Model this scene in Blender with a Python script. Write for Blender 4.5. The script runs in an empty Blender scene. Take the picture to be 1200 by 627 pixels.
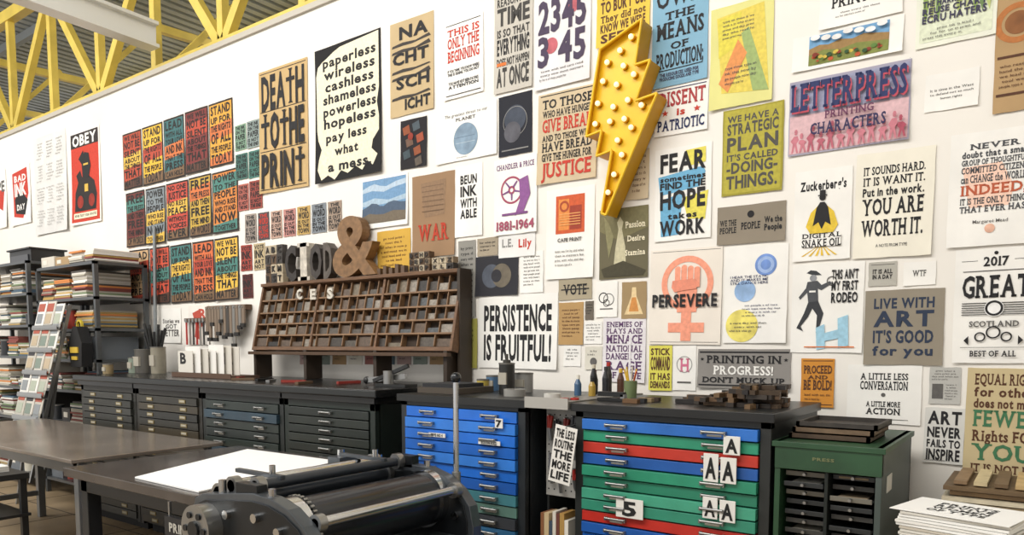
import bpy, bmesh, math, random
from mathutils import Vector, Matrix
random.seed(11)
scene=bpy.context.scene
# ------------------------------------------------------------ survey of the room
FP=860.0; TILT=math.radians(4.5); YAW=math.radians(36.1); EYE=1.40; D=3.5
HZ=405.0; CY=HZ+FP*math.tan(TILT)
fh=Vector((-math.sin(YAW),math.cos(YAW),0)); RV=Vector((math.cos(YAW),math.sin(YAW),0))
FV=fh*math.cos(TILT)+Vector((0,0,-math.sin(TILT))); UV=RV.cross(FV)
def sight(u,v): return FV+RV*((u-600)/FP)+UV*((CY-v)/FP)
def onY(u,v,Y=D):
    d=sight(u,v); k=Y/d.y; return d.x*k, EYE+d.z*k
def onZ(u,v,Z):
    d=sight(u,v); k=(Z-EYE)/d.z; return d.x*k, d.y*k
# ------------------------------------------------------------ materials
def lin(h):
    h=h.lstrip('#'); o=[]
    for i in (0,2,4):
        c=int(h[i:i+2],16)/255; o.append(c/12.92 if c<=.04045 else ((c+.055)/1.055)**2.4)
    return o
MC={}
def M(hexc,rough=.8,metal=0,noise=.0,scale=20,bump=0,emit=0,stretch=None):
    k=(hexc,rough,metal,noise,scale,bump,emit,stretch)
    if k in MC: return MC[k]
    m=bpy.data.materials.new('mat_'+hexc+('_m' if metal else '')); m.use_nodes=True
    nt=m.node_tree; p=nt.nodes['Principled BSDF']; c=lin(hexc)
    p.inputs['Base Color'].default_value=(*c,1); p.inputs['Roughness'].default_value=rough; p.inputs['Metallic'].default_value=metal
    if noise or bump:
        tc=nt.nodes.new('ShaderNodeTexCoord'); mp=nt.nodes.new('ShaderNodeMapping'); n=nt.nodes.new('ShaderNodeTexNoise')
        nt.links.new(tc.outputs['Object'],mp.inputs[0]); nt.links.new(mp.outputs[0],n.inputs['Vector'])
        if stretch: mp.inputs['Scale'].default_value=stretch
        n.inputs['Scale'].default_value=scale; n.inputs['Detail'].default_value=6
        if noise:
            cr=nt.nodes.new('ShaderNodeValToRGB'); nt.links.new(n.outputs['Fac'],cr.inputs[0])
            cr.color_ramp.elements[0].position=.3; cr.color_ramp.elements[1].position=.7
            cr.color_ramp.elements[0].color=(*[max(0,x*(1-noise)) for x in c],1)
            cr.color_ramp.elements[1].color=(*[min(1,x*(1+noise)) for x in c],1)
            nt.links.new(cr.outputs[0],p.inputs['Base Color'])
        if bump:
            bm=nt.nodes.new('ShaderNodeBump'); bm.inputs['Strength'].default_value=bump; bm.inputs['Distance'].default_value=.01
            nt.links.new(n.outputs['Fac'],bm.inputs['Height']); nt.links.new(bm.outputs[0],p.inputs['Normal'])
    if emit:
        p.inputs['Emission Color'].default_value=(*c,1); p.inputs['Emission Strength'].default_value=emit
    MC[k]=m; return m
# ------------------------------------------------------------ mesh builder
class B:
    def __init__(s): s.v=[];s.f=[];s.m=[];s.s=[];s.ms=[];s.T=None;s.curl=None
    def sl(s,m):
        if isinstance(m,str): m=M(m)
        if m not in s.ms: s.ms.append(m)
        return s.ms.index(m)
    def add(s,vs,fs,m,smooth=False):
        o=len(s.v); i=s.sl(m)
        if s.T is not None: vs=[s.T@Vector(q) for q in vs]
        s.v.extend([tuple(q) for q in vs])
        for f in fs: s.f.append([o+a for a in f]); s.m.append(i); s.s.append(smooth)
    def box(s,x0,x1,y0,y1,z0,z1,m,R=None):
        vs=[(x,y,z) for x in (x0,x1) for y in (y0,y1) for z in (z0,z1)]
        if R is not None: vs=[R@Vector(q) for q in vs]
        s.add(vs,[(0,1,3,2),(4,6,7,5),(0,4,5,1),(2,3,7,6),(0,2,6,4),(1,5,7,3)],m)
    def prism(s,pts,off,m):
        n=len(pts); pts=[Vector(p) for p in pts]; off=Vector(off)
        vs=pts+[p+off for p in pts]
        s.add(vs,[tuple(range(n)),tuple(range(2*n-1,n-1,-1))]+[(i,i+n,(i+1)%n+n,(i+1)%n) for i in range(n)],m)
    def cyl(s,p0,p1,r,m,seg=16,r1=None,caps=True):
        p0=Vector(p0);p1=Vector(p1); r1=r if r1 is None else r1
        a=(p1-p0).normalized(); u=a.orthogonal().normalized(); w=a.cross(u)
        A=[p0+(u*math.cos(2*math.pi*i/seg)+w*math.sin(2*math.pi*i/seg))*r for i in range(seg)]
        C=[p1+(u*math.cos(2*math.pi*i/seg)+w*math.sin(2*math.pi*i/seg))*r1 for i in range(seg)]
        s.add(A+C,[(i,(i+1)%seg,(i+1)%seg+seg,i+seg) for i in range(seg)],m,True)
        if caps: s.add(A,[tuple(range(seg-1,-1,-1))],m); s.add(C,[tuple(range(seg))],m)
    def tube(s,p0,p1,ro,ri,m,seg=24):
        s.cyl(p0,p1,ro,m,seg,caps=False); s.cyl(p0,p1,ri,m,seg,caps=False)
        p0=Vector(p0);p1=Vector(p1);a=(p1-p0).normalized(); u=a.orthogonal().normalized(); w=a.cross(u)
        for p in (p0,p1):
            vs=[p+(u*math.cos(2*math.pi*i/seg)+w*math.sin(2*math.pi*i/seg))*q for q in (ro,ri) for i in range(seg)]
            s.add(vs,[(i,(i+1)%seg,(i+1)%seg+seg,i+seg) for i in range(seg)],m)
    def sph(s,c,r,m,seg=12,rings=8,sc=(1,1,1)):
        c=Vector(c); vs=[];fs=[]
        for j in range(rings+1):
            t=math.pi*j/rings
            for i in range(seg):
                p=2*math.pi*i/seg; vs.append(c+Vector((r*sc[0]*math.sin(t)*math.cos(p),r*sc[1]*math.sin(t)*math.sin(p),r*sc[2]*math.cos(t))))
        for j in range(rings):
            for i in range(seg): fs.append((j*seg+i,j*seg+(i+1)%seg,(j+1)*seg+(i+1)%seg,(j+1)*seg+i))
        s.add(vs,fs,m,True)
    def beam(s,p0,p1,w,d,m):
        p0=Vector(p0);p1=Vector(p1);a=(p1-p0).normalized()
        up=Vector((0,1,0)) if abs(a.y)<.8 else Vector((0,0,1))
        u=a.cross(up).normalized()*w/2; q=a.cross(u).normalized()*d/2
        vs=[p+i*u+j*q for p in (p0,p1) for i,j in ((-1,-1),(1,-1),(1,1),(-1,1))]
        s.add(vs,[(0,1,2,3),(7,6,5,4),(0,4,5,1),(1,5,6,2),(2,6,7,3),(3,7,4,0)],m)
    def text(s,txt,x,z,w,h,y,m,wt='b',depth=0,limit=1.7):
        """lettering in the XZ plane facing -Y; x left, z cap top"""
        lay=[];cx=0
        for ch in txt:
            if ch==' ': cx+=.3; continue
            g=GL.get((ch,wt)) or GL.get((ch,'b')) or GL[('O',wt)]
            lay.append((cx-g[2],g)); cx+=g[3]-g[2]+(.035 if wt=='s' else .07)
        if not lay: return
        tot=max(cx-.07,.02); sy=h/CAP; sx=w/tot
        if sx>sy*limit: nx=sy*limit; x+=(w-nx*tot)/2; sx=nx
        for ox,g in lay:
            vs=[(x+(ox+a)*sx,y,z-h+b_*sy) for a,b_ in g[0]]
            s.add(vs,g[1],m)
            if depth:
                n=len(vs); s.add(vs+[(a,y+depth,c) for a,_,c in vs],[tuple(n+i for i in f) for f in g[1]]+[(a,b_,b_+n,a+n) for a,b_ in g[4]],m)
    def obj(s,name,bevel=0,loc=None,rot=None):
        me=bpy.data.meshes.new(name); me.from_pydata(s.v,[],s.f)
        for m in s.ms: me.materials.append(m)
        me.polygons.foreach_set('material_index',s.m); me.polygons.foreach_set('use_smooth',s.s); me.update()
        if s.curl:
            fn,L=s.curl; bm=bmesh.new(); bm.from_mesh(me)
            bmesh.ops.triangulate(bm,faces=[f for f in bm.faces if len(f.verts)>4])
            for _ in range(4):
                es=[e for e in bm.edges if e.calc_length()>L]
                if not es: break
                bmesh.ops.subdivide_edges(bm,edges=es,cuts=1); bmesh.ops.triangulate(bm,faces=[f for f in bm.faces if len(f.verts)>3])
            for v in bm.verts: v.co.y-=fn(v.co.x,v.co.z)
            bm.to_mesh(me); bm.free()
        o=bpy.data.objects.new(name,me); scene.collection.objects.link(o)
        if loc: o.location=loc
        if rot: o.rotation_euler=rot
        if bevel:
            md=o.modifiers.new('bevel','BEVEL'); md.width=bevel; md.segments=2; md.limit_method='ANGLE'; md.angle_limit=math.radians(50)
        return o
# ------------------------------------------------------------ glyph outlines from the built-in font
GL={}; tmp=[]
chars="ABCDEFGHIJKLMNOPQRSTUVWXYZabcdefghijklmnopqrstuvwxyz0123456789&.,:;!-'?()/+*$#"
for wt,off in (('b',.036),('r',.008),('s',.026)):
    for ch in chars:
        cu=bpy.data.curves.new('g','FONT'); cu.body=ch; cu.offset=off; cu.resolution_u=2 if ch!='&' else 6; cu.fill_mode='FRONT'
        o=bpy.data.objects.new('g',cu); scene.collection.objects.link(o); tmp.append((ch,wt,o,cu))
bpy.context.view_layer.update(); dg=bpy.context.evaluated_depsgraph_get()
BOT="AFHIKMNPRTXYhiklmnrfpq1"; TOP="HIKMNUVWXYEFLPRBDbdhkluvwxyinmr"; LEFTBOT="ELBDZ"
for ch,wt,o,cu in tmp:
    me=bpy.data.meshes.new_from_object(o.evaluated_get(dg))
    vs=[(v.co.x,v.co.y) for v in me.vertices]; fs=[tuple(p.vertices) for p in me.polygons]
    cnt={}
    for f in fs:
        for i in range(len(f)):
            e=(f[i],f[(i+1)%len(f)]); k=tuple(sorted(e)); cnt[k]=cnt.get(k,0)+1
    if not vs: vs=[(0,0),(.3,0),(.3,.5)]; fs=[(0,1,2)]
    bd=[k for k,c in cnt.items() if c==1]
    if wt=='s':   # slab serifs on the stem ends
        lo=min(q[1] for q in vs); hi=max(q[1] for q in vs); sl=[]
        def groups(level):
            xs_=sorted(q[0] for q in vs if abs(q[1]-level)<.035); g=[]
            for x in xs_:
                if g and x-g[-1][1]<.16: g[-1][1]=x
                else: g.append([x,x])
            return g
        if ch in BOT:
            for a,b_ in groups(lo): sl.append((a-.06,b_+.06,lo,1))
        if ch in LEFTBOT:
            g=groups(lo)
            if g: sl.append((g[0][0]-.06,g[0][0]+.1,lo,1))
        if ch in TOP:
            g=groups(hi)
            for k,(a,b_) in enumerate(g):
                if ch.islower() and ch not in 'uvwxy' and k>0: break
                sl.append((a-.06,(b_+.06) if b_-a<.24 else a+.1,hi,-1))
        if ch in 'TEF':
            xx=[q[0] for q in vs if abs(q[1]-hi)<.04]
            for x in ((min(xx),max(xx)) if ch=='T' else (max(xx),)):
                n0=len(vs); s_=1 if x==max(xx) else -1; vs+=[(x,hi),(x-s_*.07,hi),(x-s_*.055,hi-.17),(x,hi-.17)]; fs.append((n0,n0+1,n0+2,n0+3))
        if ch in 'ELZ':
            xx=max(q[0] for q in vs if abs(q[1]-lo)<.04); n0=len(vs); vs+=[(xx,lo),(xx-.07,lo),(xx-.055,lo+.18),(xx,lo+.18)]; fs.append((n0,n0+1,n0+2,n0+3))
        for x0,x1,yy,sg in sl:
            n0=len(vs); vs+=[(x0,yy),(x1,yy),(x1,yy+sg*.075),(x0,yy+sg*.075)]; fs.append((n0,n0+1,n0+2,n0+3))
    GL[(ch,wt)]=(vs,fs,min(a for a,_ in vs),max(a for a,_ in vs),bd)
    bpy.data.objects.remove(o); bpy.data.curves.remove(cu); bpy.data.meshes.remove(me)
CAP=max(b for _,b in GL[('H','b')][0])
# ------------------------------------------------------------ posters
PAL=dict(k='#1c1b1d',w='#efede7',r='#c03a2a',n='#26305a',g='#5d5b58',b='#2f8fc4',y='#e3bd35',p='#6d4470',s='#ee9c80',t='#256a64',o='#d9742e',m='#d0738f',e='#3f7550',l='#9cc7dd',c='#ece3c6',q='#8b8a87',v='#56331f',d='#3c3a52')
def ink(c): return M(PAL.get(c,c),.75,0,.12,55)
WORDS="the press is a tool of ink and lead we set type by hand every day for those who read with care and print what matters most to people in this town now then go on".split()
def filler(n):
    s=''
    while len(s)<n: s+=random.choice(WORDS)+' '
    return s[:n].strip()
def t(txt,x,y,w,h,c='k',wt='b'): return [('t',txt,x,y,w,h,c,wt)]
def S(lines,c='k',x=.08,y=.06,w=.84,h=.88,gap=.25,wt='b'):
    Pp=[l.split('~') for l in lines.split('|')]; hs=[float(p[1]) if len(p)>1 and p[1] else 1 for p in Pp]
    tot=sum(hs)*(1+gap)-gap*hs[-1]; k=h/tot; o=[]; yy=y
    for p,q in zip(Pp,hs):
        o.append(('t',p[0],x,yy,w,q*k,p[2] if len(p)>2 and p[2] else c,p[3] if len(p)>3 else wt)); yy+=q*k*(1+gap)
    return o
def body(x,y,w,h,n,c='g',ch=22): return [('t',filler(ch+random.randint(-3,3)),x,y+i*h/n,w*(1 if i<n-1 else .6),h/n*.55,c,'r') for i in range(n)]
def R(x,y,w,h,c): return [('p',[(x,y),(x+w,y),(x+w,y+h),(x,y+h)],c)]
def Pg(pts,c): return [('p',pts,c)]
def C(x,y,r,c,sx=1): return [('c',x,y,r,c,sx)]
def Rg(x,y,r,r2,c): return [('g',x,y,r,r2,c)]
def poster(uL,uR,vT,vB,paper,items=(),name='poster',Y=D,roll=None,noise=.07):
    x0,z1=onY(uL,vT,Y); xb,z0=onY(uL,vB,Y); x1,_=onY(uR,(vT+vB)/2,Y); x0=(x0+xb)/2
    W=x1-x0; Hh=z1-z0; b=B()
    e=[]; nn=6
    cs=[(-W/2,Hh/2),(W/2,Hh/2),(W/2,-Hh/2),(-W/2,-Hh/2)]
    for k in range(4):
        a=cs[k]; c2=cs[(k+1)%4]
        for i in range(nn):
            f=i/nn; e.append((a[0]+(c2[0]-a[0])*f+random.uniform(-.0012,.0012),-.0006,a[1]+(c2[1]-a[1])*f+random.uniform(-.0012,.0012)))
    b.prism(e,(0,.0012,0),M(PAL.get(paper,paper),.85,0,noise,5))
    ly=0
    for it in items:
        if it[0]=='t': yy=-.0012-.0004*(ly+1)
        else: ly+=1; yy=-.0012-.0004*ly
        fx=lambda x:-W/2+x*W; fz=lambda y:Hh/2-y*Hh
        if it[0]=='t': b.text(it[1],fx(it[2]),fz(it[3]),it[4]*W,it[5]*Hh,yy,ink(it[6]),it[7],limit=1.5); ly+=.34
        elif it[0]=='p': b.add([(fx(x),yy,fz(y)) for x,y in it[1]],[tuple(range(len(it[1])))],ink(it[2]))
        elif it[0]=='c': b.add([(fx(it[1])+it[3]*W*it[5]*math.cos(a*math.pi/16),yy,fz(it[2])+it[3]*W*math.sin(a*math.pi/16)) for a in range(32)],[tuple(range(32))],M(PAL.get(it[4],it[4]),.8,0,.28,14))
        elif it[0]=='g': b.add([(fx(it[1])+q*W*math.cos(a*math.pi/16),yy,fz(it[2])+q*W*math.sin(a*math.pi/16)) for q in (it[3],it[4]) for a in range(32)],[(a,(a+1)%32,(a+1)%32+32,a+32) for a in range(32)],ink(it[5]))
    # the lower corners of the sheets lift gently off the wall
    A1=random.uniform(.0,.03)*W; A2=random.uniform(0,.03)*W
    def fn(x,z):
        p=x/W+.5; q=.5-z/Hh
        return A1*max(0,(p+q)/2-.6)**2/.16+A2*max(0,((1-p)+q)/2-.6)**2/.16
    b.curl=(fn,max(W,Hh*.6)/9)
    a=math.radians(random.uniform(.2,.8)); ro=math.radians(random.uniform(-.6,.6)) if roll is None else math.radians(roll)
    return b.obj(name,loc=((x0+x1)/2,Y-.002-Hh/2*math.sin(a)-random.uniform(0,.002),(z0+z1)/2),rot=(-a,ro,0))
P=poster
def star(cx,cy,r,c,asp=1): return Pg([(cx+(r if i%2==0 else r*.42)*math.sin(i*math.pi/5),cy-(r if i%2==0 else r*.42)*math.cos(i*math.pi/5)*asp) for i in range(10)],c)
# far left
P(-14,9,206,272,'w',Pg([(.4,.3),(.9,.35),(.8,.7),(.5,.6)],'r')+S('INK|TYPE~2','g',h=.3))
P(14,37,198,266,'w',Pg([(.1,.1),(.85,.05),(.9,.5),(.6,.9),(.15,.85)],'r')+Pg([(.2,.55),(.5,.4),(.85,.6),(.7,.85),(.25,.8)],'k')+S('BAD|INK~2',c='w',x=.2,y=.15,w=.6,h=.35)+S('DAY','w',x=.3,y=.65,w=.4,h=.1))
P(42,80,163,277,'#dddcd8',sum([body(.08+.3*(i%3),.06+.23*(i//3),.24,.18,6,'q',9) for i in range(12)],[]),name='wall_calendar')
P(84,119,157,266,'w',R(.04,.025,.92,.95,'#c63a24')+R(.04,.025,.92,.15,'#2a211f')+t('OBEY',.1,.045,.8,.11,'w')+Pg([(.14,.86),(.16,.66),(.26,.55),(.2,.47),(.34,.42),(.4,.5),(.56,.42),(.64,.5),(.8,.56),(.88,.7),(.84,.86)],'#241d1c')+C(.32,.76,.13,'#8f2a1c')+Rg(.32,.76,.14,.1,'k')+C(.7,.76,.13,'#8f2a1c')+Rg(.7,.76,.14,.1,'k')+Pg([(.42,.5),(.4,.34),(.5,.24),(.64,.26),(.7,.4),(.62,.52)],'k')+Pg([(.3,.3),(.46,.22),(.5,.3),(.4,.36)],'k')+R(.46,.36,.16,.02,'#d8b24a')+R(.48,.58,.12,.08,'#d8b24a')+R(.12,.88,.76,.06,'c')+t('NEVER TRUST YOUR OWN EYES',.15,.895,.7,.025,'k'))
# colour field of protest broadsides
cols=[['#b04a32','#e2b53c','#3a6a6c','#7a3330','#d9a03e'],['#6a302c','#7f898e','#c24c3c','#c4a244','#d0823e'],['#c8a67c','#c8513a','#3f7470','#d26c3e','#e0b548']]
geo=[[(145,167,158,224),(168,192,150,219),(193,217,141,213),(218,245,132,206),(246,274,123,198)],
     [(149,171,227,291),(172,195,222,288),(196,222,216,283),(223,249,209,279),(250,280,203,275)],
     [(153,176,294,357),(177,200,291,357),(201,226,288,356),(227,252,284,355),(253,281,280,353)]]
tx=['WE WILL|NOT BE~1.5|SILENT~1.3|ABOUT|THE THINGS|THAT~1.6|MATTER~1.4','POWER~1.5|TO THE|PEOPLE~1.4|WHO RISE|AND STAND|NOW~1.8|TOGETHER','STAND~1.4|UP FOR|THE RIGHTS|OF ALL~1.6|THE PEOPLE|TODAY~1.5','NO ONE|JUSTICE~1.5|NO REST|PEACE~1.5|WITHOUT|VOICES|EVER~1.6','LEAD~1.6|WITH ALL|YOUR LOVE|AND INK~1.5|THAT THE|PRESS~1.4|CAN HOLD','FREE~1.6|THE PRESS|AND THEN|FREE~1.4|THE MIND|OF WORDS~1.3']
for r in range(3):
    for c in range(5):
        q=tx[(r*5+c*2)%6]; col=cols[r][c]; al=random.choice(['#b84a34','#dcb44c','#d8c79c','#cf7440','#4a7f76'])
        yy=random.uniform(.1,.45)
        P(*geo[r][c],'#332c28',R(.04,.03,.92,.94,col)+Pg([(.04,yy),(.96,yy-.05),(.96,yy+.18),(.04,yy+.22)],al)+Pg([(.04,.86),(.96,.8),(.96,.97),(.04,.97)],random.choice(['#5a3c30',al,'#7a5f45']))+S(q,'#211e1c',x=.09,y=.05,w=.82,h=.9,gap=.3),name='protest_poster')
cc=['#7d9c86','#8b9a96','#476f66','#4a7a70','#b5665a','#96483f']
for i,(a,b_,c,d_) in enumerate([(276,289,148,178),(290,305,143,175),(277,291,182,212),(292,306,178,210),(280,292,217,248),(293,308,213,246)]):
    P(a,b_,c,d_,cc[i],S('THE INK|ON THE|PAPER~1.6|IS NOT|THE END','k'),name='print_card')
for i,(a,b_,c,d_) in enumerate([(288,301,252,285),(303,316,250,282),(318,331,248,280),(333,347,246,278),(349,364,243,276),(366,383,240,274),(385,401,237,271)]):
    P(a,b_,c,d_,['#9a8f86','#4a4548','#b99a8a','#b9837c','#b99a5c','#7d848a','#9a8878'][i],S('THE|WORD~2|IS OUT|IN THE|TOWN~1.5','k' if i!=1 else 'r'),name='print_card')
for i,(a,b_,c,d_) in enumerate([(283,296,288,318),(298,311,286,317),(285,297,322,350)]):
    P(a,b_,c,d_,['#9c4238','#b9a884','#5a2a28'][i],S('VOTE|INK~2|ART|NOT','k'),name='print_card')
def cross(x,y,w,h): return R(x+w*.39,y,w*.24,h,'k')+R(x,y+h*.24,w,h*.12,'k')+Pg([(x+w*.24,y),(x+w*.78,y),(x+w*.62,y+h*.06),(x+w*.4,y+h*.06)],'k')+Pg([(x+w*.24,y+h),(x+w*.78,y+h),(x+w*.62,y+h*.94),(x+w*.4,y+h*.94)],'k')
P(305,362,86,229,'#c2a574',R(.03,.02,.94,.006,'k')+R(.03,.33,.94,.006,'k')+R(.03,.655,.94,.006,'k')+R(.03,.97,.94,.006,'k')+t('DEA',.06,.045,.5,.27)+cross(.58,.045,.17,.27)+t('H',.77,.045,.17,.27)+cross(.05,.355,.17,.28)+t('O',.24,.355,.19,.28)+cross(.45,.355,.17,.28)+t('HE',.64,.355,.3,.28)+t('PRIN',.06,.68,.67,.27)+cross(.76,.68,.18,.27))
P(371,448,60,217,'#161516',Pg([(.02,.2),(.05,.13),(.12,.1),(.2,.08),(.3,.05),(.4,.03),(.97,.01),(.97,.4),(.94,.5),(.97,.6),(.97,.7),(.88,.76),(.86,.82),(.95,.87),(.88,.94),(.8,.9),(.72,.96),(.62,.92),(.5,.96),(.4,.93),(.3,.99),(.2,.95),(.1,.98),(.04,.9),(.06,.82),(.1,.75),(.05,.68),(.03,.6)],'c')
  +S('paperless|wireless|cashless|shameless|powerless|hopeless','k',x=.13,y=.08,w=.8,h=.52,gap=.3)+t('pay less',.17,.64,.62,.065,'k')+t('what',.3,.745,.36,.065,'k')+t('a mess.',.2,.855,.66,.07,'k'))
P(458,509,30,140,'#bfa981',sum([Pg([(.06,.1+i*.07),(.3,.085+i*.07),(.6,.1+i*.07),(.9,.07+i*.07+random.uniform(-.02,.02)),(.94,.1+i*.07),(.5,.125+i*.07),(.3,.12+i*.07),(.04,.125+i*.07)],'#3a342f') for i in (2,3,6,7,10)],[])+t('NA',.2,.06,.7,.13)+t('CHT',.06,.33,.84,.12)+t('SCH',.1,.59,.86,.12)+t('ICHT',.35,.83,.58,.11))
P(470,501,143,200,'#1f1c20',sum([Pg([(x,y),(x+.25,y-.05),(x+.3,y+.12),(x+.05,y+.16)],c) for x,y,c in ((.08,.15,'#8b4a2a'),(.45,.1,'#46525a'),(.2,.4,'#6b5040'),(.6,.35,'#9a4a30'),(.1,.65,'#3c4a50'),(.5,.6,'#8b4a2a'),(.55,.82,'#5a5046'))],[])+C(.4,.35,.1,'#8c3426'))
P(521,567,29,119,'w',R(.06,.04,.88,.01,'k')+S('THIS IS|ONLY THE~1.5|BEGINNING~1.6','r',x=.1,y=.1,w=.8,h=.42,wt='s')+S('IF YOU THINK YOU KNOW WHERE|THIS IS GOING YOU DO NOT','k',x=.1,y=.62,w=.8,h=.08)+S('YOU HAVE NOT BEEN PAYING|ATTENTION','k',x=.12,y=.78,w=.76,h=.09)+R(.06,.95,.88,.01,'k'))
P(580,625,-14,112,'#c2bdb2',S('THE ONLY|REASON FOR|TIME~2.2|IS SO THAT|EVERYTHING~2~k|DOES NOT HAPPEN|AT ONCE~2.4','#3a3835',y=.04,h=.9)+R(.08,.72,.25,.03,'o'))
P(512,583,134,194,'w',t('The greatest threat to our',.15,.08,.7,.06,'g','r')+t('PLANET',.3,.18,.4,.06,'g')+C(.5,.6,.2,'#7f95a8')+R(.31,.55,.34,.012,'#5f7588')+R(.34,.66,.32,.012,'#a9b9c4')+body(.35,.92,.3,.05,1))
P(585,624,115,185,'#20222b',C(.5,.4,.32,'#414855')+Rg(.5,.45,.36,.345,'q')+C(.42,.62,.25,'#55555c')+R(.1,.9,.8,.02,'q'))
P(628,693,-14,108,'#e0dede',R(.03,.02,.94,.01,'g')+t('12345',.08,-.0,.8,.12,'d')+C(.7,.28,.1,'#b9616a')+C(.3,.6,.12,'#b9616a')+t('2345',.06,.16,.86,.3,'#453850')+t('3 45',.06,.5,.86,.28,'#453850')+body(.1,.82,.8,.12,3,'g',26))
P(700,762,-14,58,'#e0c04c',S('THEY TRIED~1.1|TO BURY US.~1.6|They did not~1~~s|KNOW WE WERE~1.2|SEEDS~1.2','v',y=.12,h=.82))
P(765,830,-18,106,'#82aec6',R(.03,.02,.94,.01,'k')+S('OWN~2.4|THE~1|MEANS~2.1|OF~.9|PRODUCTION;~2','k',y=.08,h=.74,gap=.3,wt='s')+R(.08,.84,.84,.008,'k')+S('THE RESOURCES USED FOR|PRODUCING GOODS AND TYPE','d',x=.15,y=.87,w=.7,h=.07))
P(833,906,13,131,'#dcd88c',Pg([(.1,.1),(.85,.05),(.95,.9),(.2,.85)],'#dcc858')+Pg([(.12,.12),(.5,.09),(.46,.4),(.14,.5)],'#d9cc4c')+Pg([(.5,.3),(.62,.25),(.95,.9),(.7,.88)],'#9aae6c')+Pg([(.15,.75),(.45,.35),(.6,.5),(.3,.85)],'#dd9152')+body(.2,.14,.5,.2,5,'g',18)+body(.25,.6,.5,.2,4,'g',18))
land=R(.16,.06,.72,.84,'#6f9fc6')+Pg([(.16,.42),(.26,.34),(.34,.38),(.45,.3),(.56,.36),(.66,.28),(.88,.4),(.88,.9),(.16,.9)],'#9a7a4a')+Pg([(.16,.6),(.3,.5),(.45,.58),(.6,.5),(.88,.6),(.88,.9),(.16,.9)],'#7c8440')
for i in range(26): land+=C(random.uniform(.2,.84),random.uniform(.62,.84),random.uniform(.01,.022),random.choice(['#33512f','#b5542f','#5a7a3a','#8a3a2a','#c9b04a']),1.3)
for i in range(7): land+=C(.22+.1*i,.14+.05*(i%3),.025,'w',1.8)
P(929,1058,47,87,'w',land)
P(961,1058,-12,37,'w',t('PRINTERS',.15,.3,.7,.24,'k','s')+body(.2,.66,.6,.16,2))
P(1074,1168,-12,59,'#e6e8d8',R(.05,.02,.9,.9,'#dce2c8')+sum([Pg([(x,.1),(x+.05,.04),(x+.08,.3),(x+.05,.6),(x+.01,.45)],c) for x,c in ((.08,'#8fa85a'),(.16,'#b9c47a'),(.24,'#7f9a5a'),(.5,'#a5b46a'),(.6,'#c3cc92'),(.7,'#8fa85a'),(.78,'#6f8a55'),(.86,'#b9c47a'))],[])+S('THE HARMLESS ART|REUSE CHART|ECRU HATERS~1.2','d',x=.08,y=.25,w=.8,h=.36)+body(.1,.7,.8,.2,3))
P(1166,1232,-12,134,'#b3946a',Rg(.4,.3,.42,.3,'#b5713a')+C(.4,.3,.24,'#8a5a34')+R(.05,.55,.9,.02,'v')+R(.05,.85,.9,.02,'v')+body(.1,.62,.7,.2,5,'v',14))
sil=[]
for x,hh,lean in ((.03,.28,.01),(.1,.22,-.01),(.17,.3,.02),(.26,.2,0),(.34,.32,.015),(.43,.22,-.015),(.51,.3,.01),(.6,.24,.0),(.68,.32,-.02),(.77,.22,.01),(.85,.3,.01),(.92,.24,-.01)):
    c=random.choice(['#b5606f','#a84a5c','#c47884']); tp=.97-hh
    sil+=Pg([(x,.97),(x+.012,.97-hh*.45),(x-.008,.97-hh*.6),(x+.01+lean,tp+.05),(x+.045+lean,tp+.05),(x+.065,.97-hh*.62),(x+.045,.97-hh*.45),(x+.062,.97),(x+.045,.97),(x+.03,.97-hh*.35),(x+.016,.97)],c)+C(x+.028+lean,tp+.015,.013,c)+Pg([(x+.012+lean,tp+.0),(x+.045+lean,tp+.0),(x+.036+lean,tp-.04),(x+.02+lean,tp-.04)],c)
P(925,1066,98,184,'#a7a3b4',R(.01,.03,.98,.42,'#9a9cb6')+R(.01,.47,.98,.51,'#d6b2b6')+sil+t('LETTERPRESS',.032,.075,.95,.36,'#b84a5a','s')+R(.99,.0,.005,.005,'n')+t('LETTERPRESS',.02,.05,.95,.36,'#2a3260','s')+t('PRINTING',.32,.47,.4,.1,'#6a3a58','s')+t('CHARACTERS',.2,.61,.62,.15,'#2f2a52','s'))
P(1084,1147,90,133,'w',t('It is time in the West',.1,.4,.8,.07,'g','r')+t('to defend not so much',.1,.52,.8,.06,'g','r')+t('human rights',.3,.64,.4,.06,'g','r'),name='print_card')
P(847,918,131,231,'#9f9638',R(.03,.02,.94,.96,'#b0a63c')+S('WE HAVE A~1|STRATEGIC~1.7|PLAN~2.2|IT\'S CALLED~1|-DOING-~1.7|THINGS.~2','#4f4c46',y=.08,h=.84))
P(631,700,113,218,'#cbb999',R(.04,.02,.92,.01,'k')+S('TO THOSE~1.3|WHO HAVE HUNGER~1|GIVE BREAD~1.9~r|AND TO THOSE WHO~.9|HAVE BREAD~1.3|GIVE THE HUNGER FOR~1.1|JUSTICE~2.2~r','k',y=.07,h=.86,wt='s'))
P(768,830,106,162,'w',R(.04,.04,.92,.02,'n')+t('DISSENT',.06,.1,.88,.3,'#a83c3e','s')+t('is',.4,.47,.2,.14,'r')+star(.2,.54,.07,'r')+star(.8,.54,.07,'r')+t('PATRIOTIC',.06,.68,.88,.22,'n','s'))
P(723,761,180,237,'#c9b89a',body(.5,.1,.4,.8,7,'v',8))
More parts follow.
